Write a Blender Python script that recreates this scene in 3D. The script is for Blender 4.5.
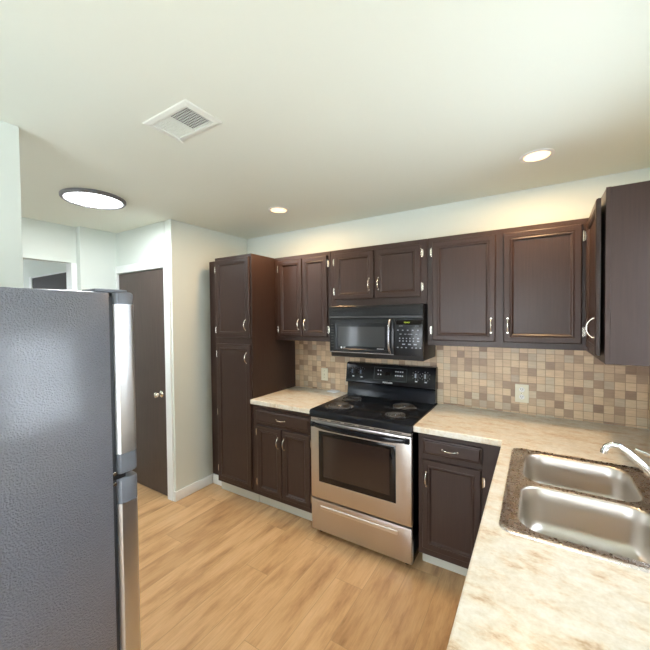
import bpy, bmesh, math, random
from mathutils import Vector, Matrix, Euler
random.seed(7)
PI = math.pi
for o in list(bpy.data.objects): bpy.data.objects.remove(o)
SC = bpy.context.scene
COL = SC.collection

# ---------------------------------------------------------------- camera
yaw, pitch, roll, f_px = -0.5584, -0.0224, -0.0097, 340.68
cam_loc = Vector((1.413, -2.719, 1.5949))
fwd = Vector((math.sin(yaw)*math.cos(pitch), math.cos(yaw)*math.cos(pitch), math.sin(pitch)))
rgt = Vector((math.cos(yaw), -math.sin(yaw), 0))
upv = rgt.cross(fwd)
r2 = rgt*math.cos(roll) + upv*math.sin(roll)
u2 = upv*math.cos(roll) - rgt*math.sin(roll)
cd = bpy.data.cameras.new('camera'); cam = bpy.data.objects.new('camera', cd); COL.objects.link(cam)
cam.matrix_world = Matrix(((r2.x, u2.x, -fwd.x, cam_loc.x), (r2.y, u2.y, -fwd.y, cam_loc.y), (r2.z, u2.z, -fwd.z, cam_loc.z), (0, 0, 0, 1)))
cd.sensor_width = 36; cd.lens = 36*f_px/650
cd.shift_x = 1.62/650; cd.clip_start = 0.02
SC.camera = cam

# ---------------------------------------------------------------- world, lights, exposure
world = bpy.data.worlds.new('sky'); SC.world = world; world.use_nodes = True
wb = world.node_tree.nodes['Background']
wb.inputs[0].default_value = (0.72, 0.86, 1.0, 1); wb.inputs[1].default_value = 1.5

def area_light(name, loc, direction, sx, sy, power, color):
    l = bpy.data.lights.new(name, 'AREA'); l.shape = 'RECTANGLE'; l.size = sx; l.size_y = sy
    l.energy = power; l.color = color
    o = bpy.data.objects.new(name, l); COL.objects.link(o); o.location = loc
    o.rotation_euler = Vector(direction).to_track_quat('-Z', 'Y').to_euler()
    return o
area_light('daylight_east', (2.14, -1.36, 1.64), (-1, 0, 0.12), 0.92, 0.9, 14, (0.84, 0.92, 1.0))
area_light('daylight_south', (0.75, -4.62, 1.25), (0, 1, 0.30), 1.9, 2.0, 80, (0.89, 0.93, 0.97))
area_light('west_room_fill', (-1.45, -4.62, 1.5), (0, 1, 0.30), 1.2, 1.2, 24, (0.86, 0.93, 1.0))  # added fill light, brightens the west side and its ceiling
area_light('hall_fill', (-4.70, -2.0, 1.5), (1, 0.25, 0.1), 1.0, 1.2, 16, (0.9, 0.95, 1.0))  # added fill light, lifts the dark hall beyond the opening
vs = SC.view_settings
vs.view_transform = 'Standard'; vs.look = 'None'; vs.gamma = 1; vs.use_curve_mapping = False
vs.exposure = 0.33

# ---------------------------------------------------------------- materials
def mat(name, color=(0.5, 0.5, 0.5), rough=0.5, metal=0.0, spec=None, emit=None, estr=0):
    m = bpy.data.materials.new(name); m.use_nodes = True
    b = m.node_tree.nodes['Principled BSDF']
    b.inputs['Base Color'].default_value = (*color, 1); b.inputs['Roughness'].default_value = rough
    b.inputs['Metallic'].default_value = metal
    if spec is not None: b.inputs['Specular IOR Level'].default_value = spec
    if emit: b.inputs['Emission Color'].default_value = (*emit, 1); b.inputs['Emission Strength'].default_value = estr
    return m
def N(m, t, **kw):
    n = m.node_tree.nodes.new(t)
    for k, v in kw.items(): setattr(n, k, v)
    return n
def L(m, a, b): m.node_tree.links.new(a, b)
def bsdf(m): return m.node_tree.nodes['Principled BSDF']
def ramp(m, stops):
    r = N(m, 'ShaderNodeValToRGB'); e = r.color_ramp.elements
    while len(e) < len(stops): e.new(0.5)
    for i, (p, c) in enumerate(stops): e[i].position = p; e[i].color = (*c, 1)
    return r
def coords(m, scale=(1, 1, 1), rot=(0, 0, 0), loc=(0, 0, 0)):
    g = N(m, 'ShaderNodeNewGeometry'); mp = N(m, 'ShaderNodeMapping')
    mp.inputs['Scale'].default_value = scale; mp.inputs['Rotation'].default_value = rot; mp.inputs['Location'].default_value = loc
    L(m, g.outputs['Position'], mp.inputs['Vector']); return mp.outputs['Vector']
def noise(m, vec, scale, detail=4, rough=0.5):
    n = N(m, 'ShaderNodeTexNoise'); n.inputs['Scale'].default_value = scale
    n.inputs['Detail'].default_value = detail; n.inputs['Roughness'].default_value = rough
    L(m, vec, n.inputs['Vector']); return n.outputs['Fac']
def bump(m, h, strength, dist):
    b = N(m, 'ShaderNodeBump'); b.inputs['Strength'].default_value = strength; b.inputs['Distance'].default_value = dist
    L(m, h, b.inputs['Height']); L(m, b.outputs['Normal'], bsdf(m).inputs['Normal']); return b
def mathn(m, op, a, b=None):
    n = N(m, 'ShaderNodeMath', operation=op)
    for i, v in enumerate((a, b)):
        if v is None: continue
        if isinstance(v, (int, float)): n.inputs[i].default_value = v
        else: L(m, v, n.inputs[i])
    return n.outputs[0]

def paint(name, c, rough=0.6, b=0.08):
    m = mat(name, c, rough); bump(m, noise(m, coords(m), 260, 3), b, 0.001); return m
M_wall = paint('wall_paint', (0.71, 0.765, 0.715))
M_ceil = paint('ceiling_paint', (0.81, 0.845, 0.755), 0.8)
M_trim = paint('trim_paint', (0.82, 0.85, 0.84), 0.35, 0.02)
M_toe = paint('toe_kick_paint', (0.60, 0.60, 0.52), 0.45, 0.02)

def espresso(name, base=(0.040, 0.0222, 0.0172), axis='z'):
    m = mat(name, base, 0.36)
    bsdf(m).inputs['Specular IOR Level'].default_value = 0.36
    sc = (38, 38, 1.6) if axis == 'z' else (1.6, 38, 38)
    f = noise(m, coords(m, sc), 3.0, 6, 0.6)
    a = tuple(x*0.86 for x in base); c = tuple(x*1.14 for x in base)
    r = ramp(m, [(0.3, a), (0.7, c)]); L(m, f, r.inputs[0]); L(m, r.outputs[0], bsdf(m).inputs['Base Color'])
    bump(m, f, 0.05, 0.001)
    f2 = noise(m, coords(m), 7, 2); rr = N(m, 'ShaderNodeMapRange'); L(m, f2, rr.inputs[0])
    rr.inputs[3].default_value = 0.28; rr.inputs[4].default_value = 0.46; L(m, rr.outputs[0], bsdf(m).inputs['Roughness'])
    return m
M_cab = espresso('espresso_wood')
M_cabh = espresso('espresso_wood_crossgrain', axis='x')
M_door = espresso('brown_door_paint', (0.075, 0.054, 0.046)); 

# stainless steel, brushed along x
def steel(name, c=(0.56, 0.53, 0.50), rough=0.36, sc=(3, 3, 240), bs=0.05):
    m = mat(name, c, rough, 1.0)
    f = noise(m, coords(m, sc), 3, 3); bump(m, f, bs, 0.0006)
    rr = N(m, 'ShaderNodeMapRange'); L(m, f, rr.inputs[0]); rr.inputs[3].default_value = rough-0.06; rr.inputs[4].default_value = rough+0.08
    L(m, rr.outputs[0], bsdf(m).inputs['Roughness'])
    try: bsdf(m).inputs['Anisotropic'].default_value = 0.4
    except Exception: pass
    return m
M_steel = steel('brushed_steel')
M_fsteel = steel('silver_door_steel', (0.70, 0.70, 0.70), 0.34, (240, 240, 3))
M_sink = steel('sink_steel', (0.58, 0.54, 0.49), 0.33, (4, 180, 180), 0.04)
M_rim = steel('sink_rim_steel', (0.66, 0.61, 0.57), 0.27, (30, 30, 30), 0.0)
_f = noise(M_rim, coords(M_rim), 70, 6, 0.75); bump(M_rim, _f, 0.45, 0.0014)
M_chrome = mat('chrome', (0.85, 0.86, 0.88), 0.06, 1.0)
M_nickel = mat('satin_nickel', (0.86, 0.82, 0.74), 0.22, 1.0)
M_black = mat('black_enamel', (0.008, 0.009, 0.012), 0.14, spec=0.32)
M_blackm = mat('black_plastic', (0.012, 0.012, 0.014), 0.42, spec=0.35)
M_glass_dark = mat('dark_oven_glass', (0.006, 0.006, 0.007), 0.05); bsdf(M_glass_dark).inputs['Specular IOR Level'].default_value = 0.4
M_ovenin = mat('oven_window_tint', (0.030, 0.019, 0.015), 0.07)
M_mwwin = mat('microwave_window_tint', (0.05, 0.055, 0.06), 0.1)
M_gasket = mat('gasket_rubber', (0.03, 0.035, 0.045), 0.55)
M_cap = mat('grey_end_cap_plastic', (0.16, 0.175, 0.21), 0.42)
M_coil = mat('burner_coil_metal', (0.10, 0.095, 0.09), 0.38, 0.6)
M_ivory = mat('ivory_plastic', (0.74, 0.70, 0.55), 0.4)
M_white = mat('white_plastic', (0.80, 0.80, 0.78), 0.45)
M_mark = mat('printed_marks', (0.62, 0.66, 0.72), 0.5)
M_blue = mat('knob_skirt_blue_grey', (0.13, 0.17, 0.23), 0.35)
M_grip = mat('silver_blue_grip', (0.36, 0.42, 0.50), 0.3)
M_key = mat('keypad_print', (0.26, 0.29, 0.34), 0.5)
M_green = mat('green_display_digits', (0.2, 0.3, 0.02), 0.5, emit=(0.5, 0.62, 0.05), estr=0.9)
M_dark = mat('dark_void', (0.02, 0.02, 0.022), 0.9)
M_duct = mat('duct_grey', (0.05, 0.05, 0.045), 0.8)
M_nrim = mat('brushed_lamp_rim', (0.22, 0.22, 0.24), 0.4, 0.3)
M_lampc = mat('cool_lamp_diffuser', (0.9, 0.9, 0.9), 0.5, emit=(0.93, 0.97, 1.0), estr=9)
M_lampw = mat('warm_lamp_diffuser', (0.9, 0.9, 0.9), 0.5, emit=(1.0, 0.66, 0.32), estr=1.5)
M_glass = mat('window_glass', (1, 1, 1), 0.0); bsdf(M_glass).inputs['Transmission Weight'].default_value = 1.0; bsdf(M_glass).inputs['IOR'].default_value = 1.05
M_grass = paint('outside_lawn', (0.10, 0.16, 0.06), 0.9, 0.1)

# fridge: pebbled grey side
M_pebble = mat('pebbled_grey_enamel', (0.145, 0.158, 0.205), 0.28, spec=1.0); bsdf(M_pebble).inputs['Coat Weight'].default_value = 0.8; bsdf(M_pebble).inputs['Coat Roughness'].default_value = 0.2; bsdf(M_pebble).inputs['Coat IOR'].default_value = 1.6
_v = noise(M_pebble, coords(M_pebble), 200, 2, 0.5); bump(M_pebble, _v, 1.0, 0.0065)
# black range top with slight wear
M_top = mat('black_cooktop_enamel', (0.010, 0.012, 0.016), 0.14, spec=0.35)
_f = noise(M_top, coords(M_top), 22, 5, 0.7); _r = N(M_top, 'ShaderNodeMapRange'); L(M_top, _f, _r.inputs[0])
_r.inputs[3].default_value = 0.06; _r.inputs[4].default_value = 0.24; L(M_top, _r.outputs[0], bsdf(M_top).inputs['Roughness'])

# laminate counter: cream stone with tan and peach veins
M_count = mat('cream_stone_laminate', (0.7, 0.64, 0.52), 0.3)
_w = coords(M_count)
_n1 = noise(M_count, coords(M_count, (1, 2.2, 1), (0, 0, 0.75)), 9, 9, 0.7)
_r1 = ramp(M_count, [(0.36, (0.78, 0.765, 0.70)), (0.52, (0.75, 0.71, 0.61)), (0.59, (0.70, 0.60, 0.46)), (0.66, (0.54, 0.40, 0.27)), (0.80, (0.72, 0.65, 0.53))])
L(M_count, _n1, _r1.inputs[0])
_n2 = noise(M_count, _w, 42, 6, 0.7); _r2 = ramp(M_count, [(0.34, (0.74, 0.69, 0.60)), (0.62, (1.0, 1.0, 1.0))]); L(M_count, _n2, _r2.inputs[0])
_mx = N(M_count, 'ShaderNodeMixRGB', blend_type='MULTIPLY'); _mx.inputs[0].default_value = 0.65
L(M_count, _r1.outputs[0], _mx.inputs[1]); L(M_count, _r2.outputs[0], _mx.inputs[2]); L(M_count, _mx.outputs[0], bsdf(M_count).inputs['Base Color'])

# backsplash: 2 inch tumbled tiles in mixed tan
def tile_material():
    m = mat('tan_mosaic_tile', (0.5, 0.4, 0.3), 0.42)
    g = N(m, 'ShaderNodeNewGeometry'); s = N(m, 'ShaderNodeSeparateXYZ'); L(m, g.outputs['Position'], s.inputs[0])
    T = 0.0508
    u = mathn(m, 'DIVIDE', mathn(m, 'ADD', mathn(m, 'ADD', s.outputs[0], s.outputs[1]), 4.025), T)
    v = mathn(m, 'DIVIDE', mathn(m, 'ADD', s.outputs[2], -0.928+T*20), T)
    cu, cv = mathn(m, 'FLOOR', u), mathn(m, 'FLOOR', v)
    fu, fv = mathn(m, 'FRACT', u), mathn(m, 'FRACT', v)
    cb = N(m, 'ShaderNodeCombineXYZ'); L(m, cu, cb.inputs[0]); L(m, cv, cb.inputs[1])
    wn = N(m, 'ShaderNodeTexWhiteNoise', noise_dimensions='2D'); L(m, cb.outputs[0], wn.inputs['Vector'])
    r = ramp(m, [(0.0, (0.31, 0.205, 0.135)), (0.14, (0.40, 0.28, 0.19)), (0.26, (0.53, 0.385, 0.25)), (0.50, (0.63, 0.46, 0.30)), (0.75, (0.69, 0.53, 0.345)), (0.9, (0.58, 0.48, 0.34)), (1.0, (0.47, 0.37, 0.27))])
    L(m, wn.outputs['Value'], r.inputs[0])
    nf = noise(m, coords(m, (1, 1, 6)), 16, 4); r3 = ramp(m, [(0.3, (0.86, 0.86, 0.86)), (0.7, (1.08, 1.08, 1.08))]); L(m, nf, r3.inputs[0])
    mx = N(m, 'ShaderNodeMixRGB', blend_type='MULTIPLY'); mx.inputs[0].default_value = 0.8
    L(m, r.outputs[0], mx.inputs[1]); L(m, r3.outputs[0], mx.inputs[2])
    def edge(fr): return mathn(m, 'MINIMUM', fr, mathn(m, 'SUBTRACT', 1.0, fr))
    e = mathn(m, 'MINIMUM', edge(fu), edge(fv))
    mr = N(m, 'ShaderNodeMapRange'); L(m, e, mr.inputs[0]); mr.inputs[1].default_value = 0.012; mr.inputs[2].default_value = 0.04
    mg = N(m, 'ShaderNodeMixRGB'); L(m, mr.outputs[0], mg.inputs[0]); mg.inputs[1].default_value = (0.36, 0.25, 0.165, 1); L(m, mx.outputs[0], mg.inputs[2])
    L(m, mg.outputs[0], bsdf(m).inputs['Base Color'])
    bump(m, mr.outputs[0], 0.5, 0.002)
    return m
M_tile = tile_material()

# oak plank floor, boards run along Y
def floor_material():
    m = mat('oak_plank_floor', (0.6, 0.4, 0.2), 0.34)
    g = N(m, 'ShaderNodeNewGeometry'); s = N(m, 'ShaderNodeSeparateXYZ'); L(m, g.outputs['Position'], s.inputs[0])
    Wd, Ln = 0.182, 1.22
    u = mathn(m, 'DIVIDE', mathn(m, 'ADD', s.outputs[0], 10.0), Wd); cu = mathn(m, 'FLOOR', u); fu = mathn(m, 'FRACT', u)
    w1 = N(m, 'ShaderNodeTexWhiteNoise', noise_dimensions='1D'); L(m, cu, w1.inputs['W'])
    v = mathn(m, 'DIVIDE', mathn(m, 'ADD', mathn(m, 'ADD', s.outputs[1], 10.0), mathn(m, 'MULTIPLY', w1.outputs['Value'], Ln)), Ln)
    cv = mathn(m, 'FLOOR', v); fv = mathn(m, 'FRACT', v)
    cb = N(m, 'ShaderNodeCombineXYZ'); L(m, cu, cb.inputs[0]); L(m, cv, cb.inputs[1])
    wn = N(m, 'ShaderNodeTexWhiteNoise', noise_dimensions='2D'); L(m, cb.outputs[0], wn.inputs['Vector'])
    # grain coordinates, shifted per board
    off = N(m, 'ShaderNodeVectorMath', operation='MULTIPLY_ADD'); L(m, wn.outputs['Color'], off.inputs[0])
    off.inputs[1].default_value = (9, 9, 9); L(m, g.outputs['Position'], off.inputs[2])
    mp = N(m, 'ShaderNodeMapping'); mp.inputs['Scale'].default_value = (5.0, 0.95, 1); L(m, off.outputs[0], mp.inputs['Vector'])
    n1 = noise(m, mp.outputs[0], 2.2, 7, 0.62)
    r1 = ramp(m, [(0.27, (0.30, 0.165, 0.075)), (0.40, (0.50, 0.30, 0.145)), (0.52, (0.62, 0.395, 0.20)), (0.72, (0.68, 0.46, 0.25))]); L(m, n1, r1.inputs[0])
    mp2 = N(m, 'ShaderNodeMapping'); mp2.inputs['Scale'].default_value = (45, 2.2, 1); L(m, off.outputs[0], mp2.inputs['Vector'])
    n2 = noise(m, mp2.outputs[0], 2.5, 5, 0.7); r2_ = ramp(m, [(0.3, (0.84, 0.81, 0.78)), (0.65, (1.04, 1.04, 1.04))]); L(m, n2, r2_.inputs[0])
    mx = N(m, 'ShaderNodeMixRGB', blend_type='MULTIPLY'); mx.inputs[0].default_value = 0.8; L(m, r1.outputs[0], mx.inputs[1]); L(m, r2_.outputs[0], mx.inputs[2])
    tone = ramp(m, [(0.0, (0.90, 0.88, 0.86)), (0.5, (1, 0.99, 0.97)), (1.0, (1.06, 1.07, 1.08))]); L(m, wn.outputs['Value'], tone.inputs[0])
    mt = N(m, 'ShaderNodeMixRGB', blend_type='MULTIPLY'); mt.inputs[0].default_value = 1; L(m, mx.outputs[0], mt.inputs[1]); L(m, tone.outputs[0], mt.inputs[2])
    def edge(fr, k): return mathn(m, 'MULTIPLY', mathn(m, 'MINIMUM', fr, mathn(m, 'SUBTRACT', 1.0, fr)), k)
    e = mathn(m, 'MINIMUM', edge(fu, Wd), edge(fv, Ln))
    mr = N(m, 'ShaderNodeMapRange'); L(m, e, mr.inputs[0]); mr.inputs[1].default_value = 0.0004; mr.inputs[2].default_value = 0.0022
    mg = N(m, 'ShaderNodeMixRGB'); L(m, mr.outputs[0], mg.inputs[0]); mg.inputs[1].default_value = (0.40, 0.255, 0.125, 1); L(m, mt.outputs[0], mg.inputs[2])
    L(m, mg.outputs[0], bsdf(m).inputs['Base Color']); bump(m, mr.outputs[0], 0.25, 0.0008)
    return m
M_floor = floor_material()

# ---------------------------------------------------------------- mesh helpers (all in world coordinates, shifted to the parent when linked)
def B(): return bmesh.new()
def box(bm, x0, x1, y0, y1, z0, z1, bev=0.0, seg=2, M=None):
    r = bmesh.ops.create_cube(bm, size=1.0)
    vs_ = r['verts']
    for v in vs_:
        v.co = Vector(((x0+x1)/2+v.co.x*(x1-x0), (y0+y1)/2+v.co.y*(y1-y0), (z0+z1)/2+v.co.z*(z1-z0)))
    if bev:
        ed = list({e for v in vs_ for e in v.link_edges})
        rr = bmesh.ops.bevel(bm, geom=ed, offset=bev, segments=seg, affect='EDGES', profile=0.5)
        vs_ = list({v for f in rr['faces'] for v in f.verts} | {v for v in vs_ if v.is_valid})
    if M:
        for v in vs_: v.co = M @ v.co
    return bm
def cyl(bm, c, axis, r, h, seg=32, r_top=None, bev=0):
    """cylinder from point c along axis for length h"""
    axis = Vector(axis).normalized(); q = axis.to_track_quat('Z', 'Y').to_matrix().to_4x4()
    M = Matrix.Translation(Vector(c)+axis*h/2) @ q
    rr = bmesh.ops.create_cone(bm, cap_ends=True, segments=seg, radius1=r, radius2=r if r_top is None else r_top, depth=h, matrix=M)
    if bev:
        ed = [e for e in {e for v in rr['verts'] for e in v.link_edges} if any(len(f.verts) > 4 for f in e.link_faces)]
        bmesh.ops.bevel(bm, geom=ed, offset=bev, segments=2, affect='EDGES')
    return bm
def tube(bm, pts, radii, seg=12, cap=True, flat=1.0):
    pts = [Vector(p) for p in pts]
    if not isinstance(radii, (list, tuple)): radii = [radii]*len(pts)
    rings = []; prev = None
    for i, p in enumerate(pts):
        t = (pts[min(i+1, len(pts)-1)]-pts[max(i-1, 0)]).normalized()
        if prev is None:
            a = Vector((0, 0, 1)) if abs(t.z) < 0.9 else Vector((1, 0, 0)); n = (a-t*a.dot(t)).normalized()
        else: n = (prev-t*prev.dot(t)).normalized()
        prev = n; b = t.cross(n)
        rings.append([bm.verts.new(p+(n*math.cos(2*PI*k/seg)*flat+b*math.sin(2*PI*k/seg))*radii[i]) for k in range(seg)])
    for a, b in zip(rings, rings[1:]):
        for k in range(seg): bm.faces.new((a[k], a[(k+1) % seg], b[(k+1) % seg], b[k]))
    if cap: bm.faces.new(rings[0][::-1]); bm.faces.new(rings[-1])
    return bm
def lathe(bm, c, prof, seg=48, axis='z'):
    """prof: (radius, height) pairs"""
    c = Vector(c); rings = []
    for r, h in prof:
        if r < 1e-6: rings.append([bm.verts.new(c+(Vector((0, 0, h)) if axis == 'z' else Vector((0, -h, 0))))]); continue
        ring = []
        for k in range(seg):
            a = 2*PI*k/seg
            ring.append(bm.verts.new(c+(Vector((r*math.cos(a), r*math.sin(a), h)) if axis == 'z' else Vector((r*math.cos(a), -h, r*math.sin(a))))))
        rings.append(ring)
    for a, b in zip(rings, rings[1:]):
        for k in range(seg):
            k2 = (k+1) % seg
            if len(a) == 1 and len(b) == 1: continue
            if len(a) == 1: bm.faces.new((a[0], b[k2], b[k]))
            elif len(b) == 1: bm.faces.new((a[k], a[k2], b[0]))
            else: bm.faces.new((a[k], a[k2], b[k2], b[k]))
    return bm
def prism(bm, prof, x0, x1, axis='x'):
    """extrude a (y,z) outline along x"""
    n = len(prof)
    A = [bm.verts.new((x0, y, z)) for y, z in prof]; Bv = [bm.verts.new((x1, y, z)) for y, z in prof]
    for i in range(n): bm.faces.new((A[i], A[(i+1) % n], Bv[(i+1) % n], Bv[i]))
    bm.faces.new(A[::-1]); bm.faces.new(Bv); return bm
def grid_solid(bm, xs, ys, z0, z1, keep):
    V = {}
    def vv(i, j, z):
        k = (i, j, z)
        if k not in V: V[k] = bm.verts.new((xs[i], ys[j], z))
        return V[k]
    nx, ny = len(xs)-1, len(ys)-1
    K = lambda i, j: 0 <= i < nx and 0 <= j < ny and keep((xs[i]+xs[i+1])/2, (ys[j]+ys[j+1])/2)
    for i in range(nx):
        for j in range(ny):
            if not K(i, j): continue
            bm.faces.new((vv(i, j, z1), vv(i+1, j, z1), vv(i+1, j+1, z1), vv(i, j+1, z1)))
            bm.faces.new((vv(i, j+1, z0), vv(i+1, j+1, z0), vv(i+1, j, z0), vv(i, j, z0)))
            for di, dj, a, b in ((0, -1, (i, j), (i+1, j)), (1, 0, (i+1, j), (i+1, j+1)), (0, 1, (i+1, j+1), (i, j+1)), (-1, 0, (i, j+1), (i, j))):
                if not K(i+di, j+dj): bm.faces.new((vv(*a, z0), vv(*b, z0), vv(*b, z1), vv(*a, z1)))
    return bm
def loft(bm, loops):
    for a, b in zip(loops, loops[1:]):
        n = len(a)
        for k in range(n): bm.faces.new((a[k], a[(k+1) % n], b[(k+1) % n], b[k]))
def obj(name, bm, m, parent=None, M=None, smooth=True, bev=0, label=None, normals=True):
    if M is not None: bmesh.ops.transform(bm, matrix=M, verts=bm.verts)
    if normals: bmesh.ops.recalc_face_normals(bm, faces=bm.faces)
    base = Vector((0, 0, 0))
    if parent is not None:
        p = parent
        while p is not None: base += p.location; p = p.parent
    bb0 = Vector([min(v.co[i] for v in bm.verts) for i in range(3)]); bb1 = Vector([max(v.co[i] for v in bm.verts) for i in range(3)])
    org = (bb0+bb1)/2; org.z = bb0.z
    bmesh.ops.translate(bm, vec=-org, verts=bm.verts)
    me = bpy.data.meshes.new(name); bm.to_mesh(me); bm.free()
    ms = m if isinstance(m, (list, tuple)) else [m]
    for x in ms: me.materials.append(x)
    o = bpy.data.objects.new(name, me); COL.objects.link(o)
    o.parent = parent; o.location = org-base
    if smooth:
        me.polygons.foreach_set('use_smooth', [True]*len(me.polygons))
        try: me.set_sharp_from_angle(angle=math.radians(35))
        except Exception: pass
    if bev:
        b = o.modifiers.new('bevel', 'BEVEL'); b.width = bev; b.segments = 2; b.limit_method = 'ANGLE'; b.angle_limit = math.radians(40)
    if label: o['label'] = label
    return o
def merge(o, bm, m):
    """add surface marks to an existing part's mesh in a second material"""
    base = Vector((0, 0, 0)); p = o
    while p is not None: base += p.location; p = p.parent
    bmesh.ops.translate(bm, vec=-base, verts=bm.verts)
    o.data.materials.append(m); k = len(o.data.materials)-1
    for f in bm.faces: f.material_index = k; f.smooth = False
    tmp = bpy.data.meshes.new('marks'); bm.to_mesh(tmp); bm.free()
    b2 = B(); b2.from_mesh(o.data); b2.from_mesh(tmp); b2.to_mesh(o.data); b2.free(); bpy.data.meshes.remove(tmp)
    try: o.data.set_sharp_from_angle(angle=math.radians(35))
    except Exception: pass
def thing(name, label, cat, loc=(0, 0, 0), group=None):
    o = bpy.data.objects.new(name, None); COL.objects.link(o); o.location = loc; o.empty_display_size = 0.1
    return tag(o, label, cat, group)
def tag(o, label, cat, group=None):
    o['label'] = label; o['category'] = cat
    if group: o['group'] = group
    return o
def struct(name, bm, m, **kw):
    o = obj(name, bm, m, None, **kw); o['kind'] = 'structure'; return o
def text_bm(txt, size, M, extrude=0.0004):
    cu = bpy.data.curves.new('lettering', 'FONT'); cu.body = txt; cu.size = size; cu.extrude = extrude
    cu.align_x = 'CENTER'; cu.align_y = 'CENTER'
    t = bpy.data.objects.new('lettering', cu); COL.objects.link(t)
    dg = bpy.context.evaluated_depsgraph_get(); me = bpy.data.meshes.new_from_object(t.evaluated_get(dg))
    bm = B(); bm.from_mesh(me); bpy.data.objects.remove(t); bpy.data.meshes.remove(me)
    bmesh.ops.transform(bm, matrix=M, verts=bm.verts); return bm
FACE = Matrix.Rotation(PI/2, 4, 'X')     # text lying in XY -> facing -Y

def ring_panel(bm, x0, x1, z0, z1, yb, prof, M=None):
    """stack of rectangular loops: prof = (inset, height off yb); faces -Y. first loop is the back"""
    loops = []
    for ins, h in prof:
        pts = [(x0+ins, z0+ins), (x1-ins, z0+ins), (x1-ins, z1-ins), (x0+ins, z1-ins)]
        loops.append([bm.verts.new((px, yb-h, pz)) for px, pz in pts])
    for a, b in zip(loops, loops[1:]):
        for k in range(4): bm.faces.new((a[k], a[(k+1) % 4], b[(k+1) % 4], b[k]))
    bm.faces.new(loops[0][::-1]); bm.faces.new(loops[-1])
    if M: bmesh.ops.transform(bm, matrix=M, verts=bm.verts)
    return bm
DOORP = [(0, 0), (0, .011), (.0025, .016), (.006, .018), (.034, .018), (.0365, .0150), (.041, .017), (.046, .0165), (.054, .009), (.058, .0085)]
DRAWP = [(0, 0), (0, .010), (.002, .012), (.010, .013), (.014, .018), (.018, .019)]
def bow_handle(parent, c, length, vertical=True, M=None, stand=0.026, face_y=None):
    """c: centre on the face (x,y,z)"""
    bm = B(); x, y, z = c; pts = []; rad = []
    n = 14
    for i in range(n+1):
        t = i/n; s = (t-.5)*length; d = stand*(1-abs(2*t-1)**2.6)+0.002
        pts.append((x, y-d, z+s) if vertical else (x+s, y-d, z)); rad.append(0.0030+0.0010*(1-abs(2*t-1)))
    tube(bm, pts, rad, 10)
    for s in (-1, 1):
        p = (x, y, z+s*length*.47) if vertical else (x+s*length*.47, y, z)
        cyl(bm, p, (0, -1, 0), 0.0052, 0.007, 16)
    return obj('handle', bm, M_nickel, parent, M=M)
def hinge(parent, c, side, M=None):
    """barrel hinge leaf on the face frame; side = -1 leaf to the left of the barrel"""
    bm = B(); x, y, z = c
    cyl(bm, (x, y-.009, z-.024), (0, 0, 1), 0.0045, .048, 10)
    xc = x+side*.005
    pts = [(xc+.0085*math.copysign(abs(math.cos(a))**.7, math.cos(a)), z+.029*math.copysign(abs(math.sin(a))**.8, math.sin(a))) for a in [2*PI*k/20 for k in range(20)]]
    A = [bm.verts.new((px, y-.0006, pz)) for px, pz in pts]; C_ = [bm.verts.new((xc+(px-xc)*.8, y-.0055, z+(pz-z)*.93)) for px, pz in pts]
    loft(bm, [A, C_]); bm.faces.new(A[::-1]); bm.faces.new(C_)
    cyl(bm, (x, y-.009, z+.024), (0, 0, 1), .003, .006, 8); cyl(bm, (x, y-.009, z-.030), (0, 0, 1), .003, .006, 8)
    return obj('hinge', bm, M_nickel, parent, M=M)
def cab_door(parent, x0, x1, z0, z1, yf, hpos=None, hinges=None, M=None, label=None):
    """hpos: (x,z) of a vertical handle; hinges: (x, side, [z...])"""
    d = obj('door', ring_panel(B(), x0, x1, z0, z1, yf-.0005, DOORP), M_cab, parent, M=M, label=label, smooth=False)
    if hpos: bow_handle(d, (hpos[0], yf-.0185, hpos[1]), .092, True, M)
    if hinges:
        for z in hinges[2]: hinge(d, (hinges[0], yf-.001, z), hinges[1], M)
    return d

# ================================================================= SETTING
ZC = 2.451; XL = -1.2512; YW = -0.9127; XA = -2.1356; YJ = -1.2367; XB = -2.206; XR = 1.985; XN = -0.5308; YN = -2.1327; YS = -4.45
bm = B(); box(bm, -4.6, XR+.1, YS-.1, .1, -.1, 0); struct('floor', bm, M_floor, smooth=False)
# ceiling with a duct opening under the vent
VX0, VX1, VY0, VY1 = 0.095, 0.223, -1.825, -1.705
bm = grid_solid(B(), [-4.6, VX0, VX1, XR+.1], [YS-.1, VY0, VY1, .1], ZC, ZC+.1, lambda x, y: not (VX0 < x < VX1 and VY0 < y < VY1))
struct('ceiling', bm, M_ceil, smooth=False)
bm = B(); box(bm, -1.34, XR+.1, 0, .1, 0, ZC); struct('wall_back', bm, M_wall, smooth=False)
bm = B(); box(bm, -1.34, XL, YW, 0, 0, ZC); struct('wall_left', bm, M_wall, smooth=False, bev=.004)
bm = B(); box(bm, XA-.02, -1.34, YW, YW+.11, 2.045, ZC); struct('wall_closet', bm, M_wall, smooth=False)
bm = B(); box(bm, -2.25, XA, YJ, YW+.11, 0, ZC); box(bm, -4.6, -2.25, YJ, YJ+.1, 0, ZC); struct('wall_hall', bm, M_wall, smooth=False)
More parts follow.
